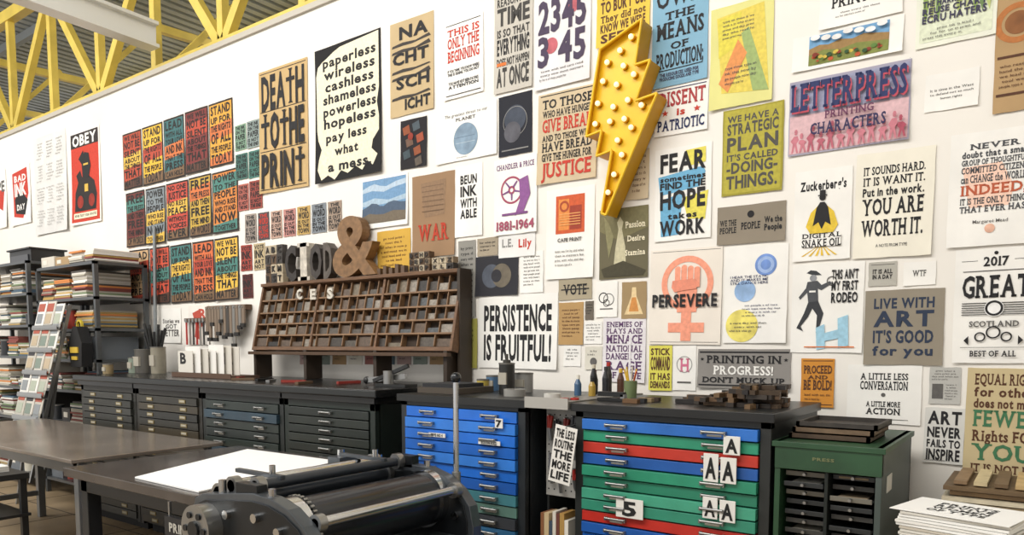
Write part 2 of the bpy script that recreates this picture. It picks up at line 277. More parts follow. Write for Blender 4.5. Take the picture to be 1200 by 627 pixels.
P(768,834,177,284,'w',Pg([(.06,.3),(.85,.24),(.9,.3),(.8,.45),(.1,.5)],'#6aa9cc')+Pg([(.1,.55),(.5,.5),(.45,.94),(.12,.95)],'#6aa9cc')+Pg([(.5,.55),(.95,.5),(.9,.8),(.6,.78)],'#ded35a')+Pg([(.55,.05),(.9,.04),(.9,.2),(.6,.22)],'#ded35a')+S('FEAR~2.2|sometimes~.6|FIND THE~.8|HOPE~2.2|takes~.7|WORK~1.8','k',x=.1,y=.06,w=.8,h=.88))
P(841,921,244,288,'#8c8272',S('WE THE|PEOPLE','k',x=.04,y=.35,w=.25,h=.35,wt='s')+t('PEOPLE',.36,.45,.28,.18,'k','s')+S('We the|People','k',x=.7,y=.35,w=.25,h=.35)+C(.5,.25,.05,'k'))
wheel=Rg(.42,.42,.26,.22,'#a04a62')+Rg(.42,.42,.08,.04,'#a04a62')
for i in range(5):
    a=i*1.2566+.3; wheel+=Pg([(.42+.07*math.cos(a-.3),.42+.045*math.sin(a-.3)),(.42+.23*math.cos(a-.06),.42+.135*math.sin(a-.06)),(.42+.23*math.cos(a+.06),.42+.135*math.sin(a+.06)),(.42+.07*math.cos(a+.3),.42+.045*math.sin(a+.3))],'#7b4a82')
P(580,630,189,277,'w',t('CHANDLER & PRICE',.06,.07,.88,.07,'p','s')+wheel+Pg([(.6,.3),(.8,.26),(.86,.5),(.7,.72),(.5,.76),(.62,.56)],'#8a5590')+R(.2,.72,.6,.03,'#7b4a82')+t('1881-1964',.06,.82,.88,.12,'#a04a62','s'))
P(534,566,196,279,'w',S('BEUN|INK~1.2|WITH~1|ABLE~1','k',x=.2,y=.14,w=.6,h=.6))
P(484,534,208,303,'#96785a',Pg([(.2,.1),(.8,.08),(.76,.5),(.3,.52)],'#8b6f54')+sum([R(.24,.14+.06*i,.5,.008,'#6d5540') for i in range(6)],[])+t('WAR',.15,.6,.7,.2,'#b53a22','s'))
P(424,479,212,270,'w',R(.04,.04,.92,.86,'#6f96ba')+Pg([(.04,.2),(.2,.14),(.3,.12),(.42,.17),(.55,.2),(.75,.13),(.96,.1),(.96,.2),(.7,.24),(.5,.3),(.25,.25),(.04,.28)],'#b3c6d6')+Pg([(.04,.46),(.3,.4),(.6,.47),(.96,.4),(.96,.5),(.5,.54),(.04,.55)],'#a5bccd')+Pg([(.04,.6),(.14,.56),(.24,.5),(.35,.52),(.42,.57),(.5,.58),(.6,.52),(.72,.5),(.84,.54),(.96,.55),(.96,.9),(.04,.9)],'#4a5b70')+Pg([(.04,.76),(.2,.7),(.34,.73),(.5,.74),(.7,.69),(.96,.72),(.96,.9),(.04,.9)],'#6f6454'))
P(443,482,272,323,'#cfa544',body(.1,.15,.8,.7,7,'v',14))
P(538,558,283,372,'#8d8b84',body(.15,.08,.7,.84,12,'k',9))
P(538,560,374,431,'#a19c4c',body(.2,.2,.6,.4,4,'k',9))
P(560,584,280,301,'#a09480',body(.12,.2,.76,.6,3,'k',10),name='print_card')
P(585,628,272,303,'#e4e3e0',t('Lily',.55,.35,.35,.3,'r')+t('L.E.',.1,.3,.3,.3,'q'),name='print_card')
P(558,608,302,348,'#2a2a30',C(.38,.5,.22,'#4f5560')+C(.62,.5,.22,'#6a6254')+C(.5,.5,.12,'#2a2a30'))
P(610,637,296,344,'w',body(.15,.1,.7,.75,9,'g',14),name='print_card')
P(641,697,224,328,'w',R(.2,.08,.6,.42,'#c9582e')+R(.26,.12,.22,.34,'#dd8a42')+R(.5,.2,.24,.26,'#9c3c26')+Rg(.38,.2,.1,.06,'#a84a2a')+sum([R(.28,.28+.03*i,.44,.01,'#e0a060') for i in range(5)],[])+t('CAFE PRINT',.25,.55,.5,.04,'g')+body(.2,.68,.6,.2,4))
P(703,760,247,328,'#67614a',Pg([(0,0),(1,0),(1,.3),(.4,.45),(0,.3)],'#77714f')+Pg([(.28,.95),(.34,.55),(.4,.3),(.37,.2),(.43,.12),(.5,.2),(.47,.3),(.54,.55),(.56,.95)],'#c4bd9c')+Pg([(.1,.1),(.2,.2),(.3,.4),(.2,.7),(.14,.4)],'#8b8660')+t('Passion',.54,.2,.4,.09,'c','s')+t('Desire',.58,.4,.35,.08,'c','s')+t('Stamina',.54,.6,.4,.08,'c','s')+Pg([(.04,.85),(.5,.75),(.96,.9),(.9,.97),(.1,.97)],'#443f2c'))
P(562,654,347,431,'w',t('PERSISTENCE',.07,.14,.86,.34)+t('IS FRUITFUL!',.07,.54,.86,.34))
P(655,694,328,352,'#a79c84',t('VOTE',.15,.25,.7,.5,'k','s')+R(.08,.47,.84,.06,'k'))
P(655,684,355,404,'#b4915f',body(.15,.15,.7,.7,8,'v',12))
P(661,681,405,429,'w',body(.12,.15,.76,.6,4,'g',9),name='print_card'); P(685,706,377,403,'w',body(.1,.1,.8,.8,6,'g',10),name='print_card'); P(686,706,406,433,'#d8d4c6',body(.15,.15,.7,.3,2,'g',8)+C(.5,.65,.2,'g'),name='print_card'); P(686,696,353,375,'#6a6258',body(.15,.15,.7,.6,4,'k',6),name='print_card')
P(699,724,331,372,'w',Rg(.35,.45,.22,.18,'k')+Rg(.6,.5,.25,.22,'g')+Rg(.5,.6,.15,.12,'k')+R(.2,.75,.6,.03,'g'))
P(729,758,331,374,'#a08862',Pg([(.42,.15),(.58,.15),(.6,.38),(.72,.6),(.88,.88),(.12,.88),(.28,.6),(.4,.38)],'#e2c998')+Pg([(.42,.42),(.58,.42),(.7,.8),(.3,.8)],'#cf8d48'))
P(707,757,373,447,'#e2dee0',S('ENEMIES OF~1|PLAYS AND~1|MENACE~1.6|NATIONAL~1.2|DANGER OF~1.2|RAGE~1.7|OF TYPE~1.2','#5d3f66',y=.06,h=.88,wt='s')+R(.62,.3,.05,.6,'#e2dee0'))
fist=Rg(.53,.36,.36,.28,'s')+R(.46,.66,.14,.3,'s')+R(.28,.77,.5,.1,'s')+R(.4,.42,.27,.24,'s')
for i,x in enumerate((.36,.45,.54,.63)): fist+=C(x+.04,.2+.012*abs(i-1),.042,'s')+R(x,.2,.078,.2,'s')
fist+=Pg([(.33,.33),(.64,.31),(.7,.36),(.66,.42),(.5,.43),(.36,.45),(.32,.4)],'#e38e74')
for x in (.442,.532,.622): fist+=R(x,.19,.009,.13,'#f5e4d6')
P(762,846,295,404,'#e8e0d4',R(.03,.02,.94,.004,'g')+R(.03,.97,.94,.004,'g')+fist+t('PERSEVERE',.05,.47,.9,.13,'k'))
P(849,923,291,402,'w',C(.66,.2,.17,'#7090cc')+Rg(.66,.2,.13,.08,'#9db6e0')+C(.34,.46,.17,'#93b2d8')+C(.3,.82,.26,'#e8d870')+S('I HEAR THE STATIC|AND IT MAKES ME|STILL DANCE HERE','n',x=.1,y=.3,w=.6,h=.09,wt='r')+body(.3,.6,.6,.14,4,'n',20)+body(.1,.78,.6,.12,3,'g',18))
rays=sum([Pg([(.5,.82),(x,.95),(x+.045,.95)],'y') for x in (.15,.28,.4,.5,.62,.74)],[])
P(931,998,203,307,'w',t('Zuckerberg\'s',.1,.12,.8,.1,'k')+rays+Pg([(.22,.62),(.3,.47),(.42,.4),(.58,.4),(.7,.47),(.78,.62),(.7,.7),(.3,.7)],'#dfbf3a')+Pg([(.34,.62),(.4,.42),(.46,.36),(.54,.36),(.6,.42),(.66,.62),(.56,.58),(.5,.66),(.44,.58)],'k')+C(.5,.31,.055,'k')+R(.42,.28,.16,.012,'k')+R(.45,.23,.1,.05,'k')+R(.16,.72,.68,.13,'w')+S('DIGITAL|SNAKE OIL~1.6','k',x=.16,y=.7,w=.68,h=.15,wt='s'))
P(1002,1094,183,304,'#ebe6d6',S('IT SOUNDS HARD.~1|IT IS WANT IT.~1|Put in the work.~1~~b|YOU ARE~2|WORTH IT.~2','k',x=.1,y=.13,w=.78,h=.66,gap=.32,wt='s')+t('A NOTE FROM TYPE',.3,.87,.4,.03,'g','r'))
P(1112,1215,160,291,'w',Pg([(.15,.3),(.6,.28),(.75,.5),(.7,.66),(.25,.66)],'#f3cdb8')+S('NEVER~.9|doubt that a small~1~~b|GROUP OF THOUGHTFUL~.9|COMMITTED CITIZENS~1|can CHANGE the WORLD~1.2|INDEED,~1.6~#b85a3a|IT IS THE ONLY THING~1|THAT EVER HAS~1','#46484c',x=.14,y=.1,w=.74,h=.6,gap=.3,wt='s')+C(.5,.85,.06,'#efb9a0')+t('Margaret Mead',.3,.77,.4,.03,'g','r'))
cow=Pg([(.2,.1),(.26,.07),(.34,.08),(.42,.13),(.3,.13)],'#34363a')+C(.3,.16,.05,'#8a8c90')+Pg([(.22,.2),(.36,.19),(.42,.24),(.54,.2),(.56,.23),(.42,.3),(.37,.28),(.38,.42),(.24,.44),(.22,.32),(.12,.4),(.1,.37),(.2,.27)],'#4a4c50')+Pg([(.24,.43),(.38,.42),(.46,.56),(.4,.74),(.47,.77),(.36,.78),(.37,.58),(.3,.5),(.24,.6),(.14,.7),(.18,.76),(.08,.72),(.18,.56)],'#34363a')+R(.25,.3,.09,.02,'w')+Rg(.56,.2,.07,.055,'g')
P(928,1012,311,413,'w',cow+S('THIS AIN\'T|MY FIRST|RODEO~1.1','k',x=.56,y=.08,w=.36,h=.36)+Pg([(.36,.72),(.48,.68),(.5,.95),(.38,.97)],'#9fcade')+Pg([(.66,.62),(.8,.58),(.82,.92),(.68,.95)],'#9fcade')+Pg([(.48,.78),(.68,.74),(.68,.84),(.49,.87)],'#9fcade')+R(.2,.93,.7,.012,'o'))
P(1018,1051,308,336,'#b3b0a6',R(.08,.1,.84,.02,'g')+S('IT IS ALL|IN A DAY','k',x=.15,y=.3,w=.7,h=.4),name='print_card'); P(1059,1097,308,335,'w',t('WTF',.28,.35,.42,.26,'g','s'),name='print_card')
P(1013,1106,341,427,'#918878',S('LIVE WITH~1.3|ART~2|IT\'S GOOD~1.6|for you~1.2','#28344a',x=.12,y=.11,w=.76,h=.76,gap=.28))
P(1118,1215,294,425,'w',R(.08,.1,.2,.004,'k')+R(.72,.1,.2,.004,'k')+t('2017',.35,.07,.3,.08,'k','s')+C(.5,.04,.025,'k')+R(.1,.19,.8,.006,'k')+t('GREAT',.1,.23,.8,.19,'k','s')+sum([R(.1,.47+.02*i,.8,.007,'k') for i in range(6)],[])+C(.5,.52,.12,'w')+Rg(.5,.52,.11,.08,'k')+t('SCOTLAND',.2,.63,.6,.05,'g','s')+Rg(.5,.73,.09,.07,'k')+Rg(.34,.77,.07,.05,'k')+Rg(.66,.77,.07,.05,'k')+Pg([(.14,.8),(.2,.76),(.2,.84)],'k')+Pg([(.86,.8),(.8,.76),(.8,.84)],'k')+R(.1,.86,.8,.004,'k')+t('BEST OF ALL',.22,.89,.56,.05,'k','s'))
P(818,927,409,454,'#8b8782',R(.02,.06,.96,.04,'k')+R(.02,.9,.96,.04,'k')+t('PRINTING IN',.1,.16,.8,.19,'k','s')+star(.05,.26,.025,'k',2)+star(.95,.26,.025,'k',2)+t('PROGRESS!',.18,.42,.64,.22,'w','s')+t('DON\'T MUCK UP',.06,.71,.88,.14,'k','s'))
P(761,788,405,457,'#d9d25a',S('STICK|COMMAND~2|IT HAS|DEMANDS','v'),name='print_card'); P(789,816,405,457,'w',t('H',.3,.28,.4,.3,'m','s')+Rg(.5,.42,.34,.31,'q')+R(.2,.8,.6,.04,'g'),name='print_card')
P(939,978,420,476,'#cd8a34',R(.05,.04,.9,.015,'v')+R(.05,.94,.9,.015,'v')+S('PROCEED~1.3|AND~.6|BE BOLD!~1.6','v',y=.14,h=.5,wt='s')+body(.12,.72,.76,.18,2,'v',14))
P(993,1080,427,494,'w',S('A LITTLE LESS|CONVERSATION~1.3','k',x=.18,y=.14,w=.64,h=.28,wt='s')+C(.5,.51,.03,'g')+S('A LITTLE MORE|ACTION~1.2','k',x=.27,y=.62,w=.46,h=.22,wt='s')+R(.16,.92,.68,.008,'g'))
P(1089,1126,430,473,'#b9b8b2',body(.08,.08,.84,.3,4,'g',14)+R(.1,.45,.35,.4,'g')+body(.5,.45,.4,.45,6,'g',8))
P(1083,1130,477,541,'#d6d5cf',S('ART~2|NEVER~1.6|FAILS TO~1.2|INSPIRE~1.7')+body(.05,.93,.9,.06,1,'g',30))
P(1131,1225,431,557,'#c8b78e',S('EQUAL RIGHTS~1.2~v|for others~1~v~b|does not mean~1~v~b|FEWER~1.8~e|Rights FOR~1.2~v|YOU.~1.8~e|IT IS NOT PIE~.9~v','v',x=.1,y=.05,w=.84,h=.9,wt='s'))
P(222,246,358,404,'#e8e2da',Pg([(.2,.2),(.6,.1),(.5,.4),(.8,.5),(.5,.6),(.6,.9),(.3,.8),(.35,.5)],'#b54a3a')+t('R',.5,.1,.4,.25,'#b54a3a'),name='print_card'); P(190,213,362,402,'w',S('Stories we|GOT|BETTER~1.5','g',y=.3,h=.5),name='print_card')
for a in range(9):
    u=352+a*19; P(u,u+16,407+random.randint(-1,1),427,['#b79c96','#8a948a','#a98a64','#d8d2c4','#96625a','#5b6a70'][a%6],body(.15,.2,.7,.6,3,'k',8),name='print_card')
# ------------------------------------------------------------ room shell
WT=3.77
b=B(); b.box(-16,3.5,D,D+.14,0,WT-.02,M('#ece8e0',.9,0,.025,2,.05)); b.obj('wall_back')
b=B(); b.box(-16,3.5,D-.02,D+.16,WT-.02,WT+.02,M('#b9b4a8',.7)); b.obj('trim_1')
b=B(); b.box(-20,3.6,-5.5,14,-.1,0,M('#9a8669',.4,0,.25,2.2,.05))
for i in range(24): b.box(-20+i*.9,-19.985+i*.9,-5.5,D-.01,0,.0012,M('#5e5344'))
for j in range(10): b.box(-20,3.6,-5.4+j*.9,-5.385+j*.9,0,.0012,M('#5e5344'))
b.obj('floor')
b=B(); b.box(3.5,3.6,-5.5,D+.14,0,6.2,M('#e4e1dc',.9)); b.obj('wall_right')
b=B(); dk=M('#9aa0a2',.6,0,.1,1)
for i in range(150):
    x=-24+i*.19; b.box(x,x+.11,-5.5,14,6.2,6.26,dk); b.box(x+.11,x+.19,-5.5,14,6.25,6.3,dk)
for y in (5,7,9,11,13): b.box(-24,3.6,y,y+.08,6.08,6.2,M('#7d8284',.6))
b.obj('ceiling')
yl=M('#d6bd55',.5,0,.12,5)
def truss(y,x0,x1,z0,z1,st,name='roof_truss'):
    b=B(); b.beam((x0,y,z0),(x1,y,z0),.13,.1,yl); b.beam((x0,y,z1),(x1,y,z1),.13,.1,yl)
    x=x0;i=0
    while x<x1-.1:
        b.beam((x,y,z0),(x,y,z1),.08,.07,yl); b.beam((x,y,z0 if i%2 else z1),(min(x+st,x1),y,z1 if i%2 else z0),.09,.07,yl); x+=st;i+=1
    b.obj(name)
truss(3.85,-18,3.4,3.97,5.35,1.1)
truss(6.6,-22,3.4,4.4,5.7,1.5)
for X in (-15.5,-12.9,-9.9,-7.3):
    b=B(); b.beam((X,D+.6,4.15),(X,13.9,5.7),.12,.1,yl); b.beam((X,D+.6,5.6),(X,13.9,6.05),.1,.1,yl)
    for k in range(7):
        y=4.2+k*1.4; b.beam((X,y,4.25+.16*k),(X,y+1.3,5.75),.06,.06,yl)
    b.obj('roof_rafter')
wb=M('#dcdcd8',.5)
b=B(); b.beam((-6.75,-5.4,4.46),(-6.75,3.7,4.22),.05,.2,wb); b.beam((-6.75,-5.4,4.56),(-6.75,3.7,4.32),.16,.03,wb); b.beam((-6.75,-5.4,4.36),(-6.75,3.7,4.12),.16,.03,wb); b.obj('ceiling_beam')
# ------------------------------------------------------------ lightning bolt marquee sign
pts=[(752,22),(744,76),(762,70),(745,118),(770,109),(710,252),(705,250),(717,176),(699,183),(705,153),(687,160),(703,58)]
W_=[onY(u,v,D-.13) for u,v in pts]; b=B(); ym=M('#f0c11c',.35,0,.06,8); yd=M('#d39d12',.4)
n=len(W_); vs=[(x,D-.13,z) for x,z in W_]+[(x,D-.012,z) for x,z in W_]
b.add(vs,[(i,i+n,(i+1)%n+n,(i+1)%n) for i in range(n)],yd)
b.add([(x,D-.10,z) for x,z in W_],[tuple(range(n))],ym); b.add([(x,D-.014,z) for x,z in W_],[tuple(range(n))],yd)
for i in range(n):
    a=W_[i];c=W_[(i+1)%n]; b.cyl((a[0],D-.13,a[1]),(c[0],D-.13,c[1]),.007,ym,8)
for u,v in [(741,44),(728,60),(713,74),(732,78),(708,96),(724,100),(744,88),(702,122),(720,126),(737,118),(699,146),(716,143),(733,140),(753,124),(741,150),(725,165),(730,182),(721,205),(714,226)]:
    x,z=onY(u,v,D-.11); b.tube((x,D-.101,z),(x,D-.115,z),.017,.012,M('#b8860b',.3,1),14); b.sph((x,D-.125,z),.0135,M('#fff0c4',.15,0,0,20,0,.7),12,8)
b.obj('lightning_bolt_sign')
# ------------------------------------------------------------ cabinets
steel=M('#9a9a98',.3,.85); brass=M('#8d7d55',.4,.7); blk=M('#1b1c1c',.45,0,.2,8)
def cabinet(name,x0,x1,yf,yb,zt,frame,cols,pitch,z_start,top='#1d1e1e',stile=.04,topov=.015,pulls=2,lab=True,labels=()):
    b=B(); fm=M(frame,.45,0,.15,6)
    b.box(x0,x1,yf+.03,yb,.07,zt-.035,fm); b.box(x0+.03,x1-.03,yf+.07,yb-.02,0,.07,M('#151515'))
    b.box(x0,x0+stile,yf,yf+.04,.07,zt-.035,fm); b.box(x1-stile,x1,yf,yf+.04,.07,zt-.035,fm); b.box(x0,x1,yf,yf+.04,z_start+.004,zt-.035,fm)
    b.box(x0-topov,x1+topov,yf-.02,yb,zt-.035,zt,M(top,.32,0,.25,5))
    z=z_start;i=0;w=x1-x0
    while z-pitch>.08:
        c=cols[i%len(cols)]; m=M(c,.38,0,.14,7); jit=random.choice([0,0,0,.006,.012])
        b.box(x0+stile+.004,x1-stile-.004,yf-.008-jit,yf+.035,z-pitch+.006,z,m)
        zz=z-pitch/2+.003
        for k in range(pulls):
            px=x0+w*((k+.5)/pulls if pulls>1 else .5)
            if lab:
                b.box(px-.04,px+.04,yf-.012-jit,yf-.006-jit,zz-.013,zz+.013,brass); b.box(px-.032,px+.032,yf-.0135-jit,yf-.011-jit,zz-.006,zz+.008,M('#a8a290'))
            else:
                b.cyl((px-.045,yf-.024-jit,zz+.004),(px+.045,yf-.024-jit,zz+.004),.006,steel,8); b.box(px-.05,px-.042,yf-.026-jit,yf-.004-jit,zz-.006,zz+.01,steel); b.box(px+.042,px+.05,yf-.026-jit,yf-.004-jit,zz-.006,zz+.01,steel)
                if pulls>1: b.box(px-.03,px+.03,yf-.0095-jit,yf-.006-jit,zz-.014,zz-.006,M('#b9b5a8'))
        z-=pitch;i+=1
    for (txt,lx,lz,lw,lh) in labels:
        b.box(lx,lx+lw,yf-.034,yf-.03,lz-lh,lz,M('#e2e0da')); b.text(txt,lx+lw*.14,lz-lh*.14,lw*.72,lh*.72,yf-.0355,M('#1b1b1b'))
    return b.obj(name,.0025)
YF=2.75
xs=[-6.34,-5.46,-4.58,-3.70,-2.92]
cabinet('type_cabinet',xs[0],xs[1]-.01,YF,3.47,1.12,'#23231f',['#2e2f2b','#272823'],.056,1.04)
cabinet('type_cabinet',xs[1],xs[2]-.01,YF,3.47,1.12,'#26241f',['#2b2a24','#3a3428','#22231f'],.056,1.04)
cabinet('type_cabinet',xs[2],xs[3]-.01,YF,3.47,1.12,'#1e2322',['#28312e','#2f4350','#28302c','#232a28'],.06,1.04,pulls=2,lab=False)
cabinet('type_cabinet',xs[3],xs[4],YF,3.47,1.12,'#1d2622',['#1f2623','#262c28'],.052,1.04,pulls=1,lab=False)
b=B(); b.box(-6.38,-2.87,2.71,3.485,1.121,1.165,M('#18191a',.25,0,.3,3)); b.box(-6.38,-2.87,2.705,2.711,1.125,1.16,M('#3a3c3c',.3,.6)); b.obj('countertop',.004)
bl='#1d6acc'
cabinet('flat_file_cabinet',-2.72,-1.93,YF,3.47,1.15,'#22272b',[bl,'#2d78d4',bl,'#1b60ba','#347bd4',bl,'#1a58ac','#3f7a84','#56786e','#34383e','#2a5f86','#5a4a3c','#2468bc','#1d66c4'],.056,1.09,pulls=2,lab=False,
  labels=[('7',-2.08,1.06,.045,.045),('TYPE NO 4',-2.5,.965,.11,.02),('BODONI BOLD',-2.18,.952,.13,.02)])
cabinet('flat_file_cabinet',-1.66,-.816,YF,3.42,1.15,'#232625',['#2a6cc0','#2d8f6e','#bc3628','#2158a4','#2d8c6c','#2a7d62','#46a082','#358a70','#b82e24','#2058a8','#1f62bc','#2b74d0'],.05,1.085,pulls=2,lab=False,
  labels=[('A',-.985,1.058,.065,.072),('A',-1.062,.985,.06,.11),('A',-.994,.975,.062,.1),('A',-1.062,.815,.06,.085),('A',-.994,.81,.062,.085),('5',-1.44,.765,.125,.082)])
gm=M('#27492f',.4,0,.22,7); gd=M('#131a16',.7)
b=B(); x0,x1,zt=-.80,-.44,1.05
b.box(x0,x0+.02,YF,3.4,.04,zt,gm); b.box(x1-.02,x1,YF,3.4,.04,zt,M('#4a5450',.45,.2,.15,6)); b.box(x0,x1,3.38,3.4,.04,zt,gd); b.box(x0-.01,x1+.01,YF-.01,3.4,zt-.02,zt,gm); b.box(x0,x1,YF-.004,YF+.02,zt-.1,zt-.02,gm); b.box(x0,x1,YF,3.4,.04,.08,gm)
b.text('PRESS',x0+.13,zt-.05,.08,.011,YF-.006,M('#6f7550'))
b.box((x0+x1)/2-.006,(x0+x1)/2+.006,YF+.005,3.3,.08,zt-.1,gd)
z=zt-.13
while z>.1:
    for a,c in ((x0+.03,(x0+x1)/2-.012),((x0+x1)/2+.012,x1-.03)):
        o=random.uniform(0,.05); b.box(a,c,YF+.01+o,3.3,z,z+.004,M('#4a4c4a',.4,.6)); b.box(a,c,YF+.008+o,YF+.012+o,z,z+.018,random.choice([M('#3b3a36',.5),M('#6f6b60',.5),M('#26292a',.4)])); 
        if random.random()<.5: b.box(a+.02,c-.02,YF+.05,3.2,z+.005,z+.013,M(random.choice(['#b8b2a2','#8a7a62','#d8d4c8'])))
        b.cyl(((a+c)/2,YF-.012+o,z+.01),((a+c)/2,YF+.01+o,z+.01),.006,steel,8)
    z-=.036
b.box(x1,x1+.003,2.84,2.94,.88,.94,M('#c9c6bc'))
b.obj('galley_cabinet',.002)
b=B()
for i,(c) in enumerate(['#4b3a2b','#6b5742','#38332e']):
    z=1.051+i*.022; o=.01*i; b.box(-.78+o,-.5+o,2.85+o,3.15+o,z,z+.004,M(c,.6)); 
    for q in ((-.78,-.5,2.85,2.862),(-.78,-.5,3.138,3.15),(-.78,-.768,2.85,3.15),(-.512,-.5,2.85,3.15)): b.box(q[0]+o,q[1]+o,q[2]+o,q[3]+o,z,z+.02,M(c,.6,0,.3,20))
b.obj('galley_tray_stack')
# ------------------------------------------------------------ type case on the counter
wd=M('#6a4c33',.6,0,.3,9,.1,0,(1,8,8)); wl=M('#7d5f42',.6,0,.25,12); b=B(); CWd=1.93; CH=.455
b.T=Matrix.Translation((-4.80,3.32,1.39))@Matrix.Rotation(math.radians(-13),4,'X')
b.box(0,CWd,.04,.05,0,CH,M('#33261b',.8)); b.box(-.012,CWd+.012,-.014,.05,-.025,0,wd); b.box(-.012,CWd+.012,-.014,.05,CH,CH+.02,wd); b.box(-.02,0,-.014,.05,-.025,CH+.02,wd); b.box(CWd,CWd+.02,-.014,.05,-.025,CH+.02,wd)
rows=[0,.085,.17,.255,.35,CH]
ncs=[14,17,24,24,22]
for r in range(5):
    za,zb=rows[r],rows[r+1]
    if r: b.box(0,CWd,-.008,.04,za-.006,za+.006,wl)
    nc=ncs[r]; cw=CWd/nc
    for c in range(nc):
        if c: b.box(c*cw-.004,c*cw+.004,-.004,.04,za+.006,zb-.006,wl)
        if random.random()<.92:
            fl=random.uniform(.35,.9); b.box(c*cw+.006,(c+1)*cw-.006,random.uniform(.004,.016),.04,za+.006,za+(zb-za)*fl,M(random.choice(['#4d463e','#67605a','#3a342e','#6c6252','#56473a','#837b70','#2a2724','#494c4e']),.5,.25,.3,60))
for x in (.64,1.29): b.box(x-.01,x+.01,-.012,.04,0,CH,wd)
b.T=None
for x in (-4.78,-4.2,-3.5,-2.9): b.box(x-.015,x+.015,3.3,3.44,1.166,1.37,M('#33271c',.6))
b.box(-2.862,-2.84,3.37,3.48,1.166,1.86,M('#3a3026',.6,0,.2,8)); b.box(-4.82,-2.86,3.395,3.475,1.84,1.862,wd); b.box(-4.82,-2.86,3.27,3.31,1.335,1.357,M('#4f3a28',.6))
b.obj('type_case_rack',.0015)
zt=1.863
def wood_letter(ch,u0,u1,v0,color,name,y=3.40,th=.07,z0=zt,wt='s',extra=0):
    xa,_=onY(u0,320,y); xb,_=onY(u1,320,y); _,ztp=onY((u0+u1)/2,v0,y); g=GL[(ch,wt)]; lo=min(q[1] for q in g[0])/CAP
    h=(ztp-z0)/(1-lo); b=B(); b.text(ch,xa,ztp,xb-xa,h,y,M(color,.6,0,.3,25,.2),wt,th,limit=5); return b.obj(name)
wood_letter('&',390,438,250,'#80603f','ampersand_letter')
wood_letter('C',334,347,288,'#2f2a27','wood_letter',wt='b'); wood_letter('I',349,361,284,'#c2bbae','wood_letter'); wood_letter('O',363,377,286,'#3c3632','wood_letter',wt='b'); wood_letter('D',379,389,284,'#575049','wood_letter',wt='b')
def type_block(u0,u1,v0,col,txt,y=3.41):
    xa,_=onY(u0,320,y); xb,_=onY(u1,320,y); _,z1=onY((u0+u1)/2,v0,y); b=B()
    L=txt.split('|'); n=len(L[0]); hh=(z1-zt)/len(L); ww=(xb-xa)/n
    for i,s_ in enumerate(L):
        for j,chh in enumerate(s_):
            cx=xa+j*ww; cz=z1-(i+1)*hh; b.box(cx+.001,cx+ww-.001,y+random.uniform(0,.006),y+.05,cz+.001,cz+hh-.001,M(random.choice(['#8c7a62','#5b4632','#b3a58c','#3c3733']),.6,0,.2,20)); b.text(chh,cx+.2*ww,cz+hh*.82,.6*ww,hh*.62,y-.003,M('#241f1b',.6),'b',.002)
    b.obj('wood_type_block')
type_block(311,331,287,'','ABC|TYP|EKM|RST'); type_block(479,503,295,'','BCHD|DEFG|MNOP'); type_block(506,531,301,'','XYZ|KLM')
b=B()
for u in range(443,476,7):
    x,_=onY(u,318,3.43); b.box(x,x+.03,3.42,3.46,zt,zt+random.uniform(.03,.06),M('#5f4a38',.6))
b.obj('wood_type_sorts')
b=B()
for u,v,s in ((345,345,'C'),(361,345,'E'),(381,344,'S')):
    x,z=onY(u,v,3.33); b.text(s,x-.03,z+.04,.06,.07,3.37,M('#cdc8bc'),'b',.012)
b.obj('white_letter_set')
# ------------------------------------------------------------ counter top clutter
def ccyl(name,u,y,z,r,h,c,lid=None,met=0,r1=None,x=None):
    if x is None: x,_=onY(u,430,y)
    b=B(); b.cyl((x,y,z),(x,y,z+h),r,M(c,.4,met,.1,20),20,r1)
    b.tube((x,y,z+h-.004),(x,y,z+h+.004),(r1 or r)*1.04,(r1 or r)*.9,M('#77746e',.4,.6),20)
    if lid: b.cyl((x,y,z+h),(x,y,z+h+.02),(r1 or r)*.5,M(lid,.4),16); b.cyl((x,y,z+h+.02),(x,y,z+h+.05),.008,M(lid,.4),8)
    b.box(x-r*.6,x+r*.6,y-r-.001,y-r*.75,z+h*.3,z+h*.7,M('#a8a294')); b.obj(name); return x
CT=1.166
ccyl('ink_can',158,3.2,CT,.05,.13,'#7f8a7c'); ccyl('ink_can',170,3.25,CT,.08,.2,'#55524c'); ccyl('ink_can',186,3.25,CT,.06,.22,'#8a8474'); ccyl('ink_can',0,2.95,CT,.04,.08,'#8d7c5a',x=-6.3)
b=B(); x=-6.2
for i in range(11): b.cyl((x,3.3,CT),(x+random.uniform(-.1,.1),3.3+random.uniform(-.05,.05),CT+random.uniform(.22,.42)),.012,blk,8); 
b.cyl((x,3.3,CT),(x,3.3,CT+.12),.06,M('#33302c',.5),16); b.obj('brush_pot')
b=B()
for i in range(7):
    xa,_=onY(206+i*9,425,3.0+.02*i); xb,_=onY(216+i*9,425,3.0+.02*i); y=3.02+.02*i
    b.box(xa,xb+.08,y,y+.004,CT+.02,CT+.22+random.uniform(-.03,.02),M(random.choice(['#e0ded8','#d6d2c8','#e6e4de','#cfcabf'])))
    b.text(['B','R','K','LO','7','IN','A'][i],xa+.03,CT+.18,.08,.08,y-.002,M('#2a2a2a'))
xa,_=onY(203,425,3.0); xb,_=onY(272,425,3.0); b.box(xa,xb,2.99,3.22,CT,CT+.02,M('#5a4436')); b.box(xa,xb,2.985,2.99,CT,CT+.035,M('#5a4436')); b.obj('card_display')
b=B()
xa,z=onY(246,362,3.47); xb,_=onY(292,360,3.47); b.box(xa,xb,3.44,3.495,z-.02,z+.02,M('#5b4636'))
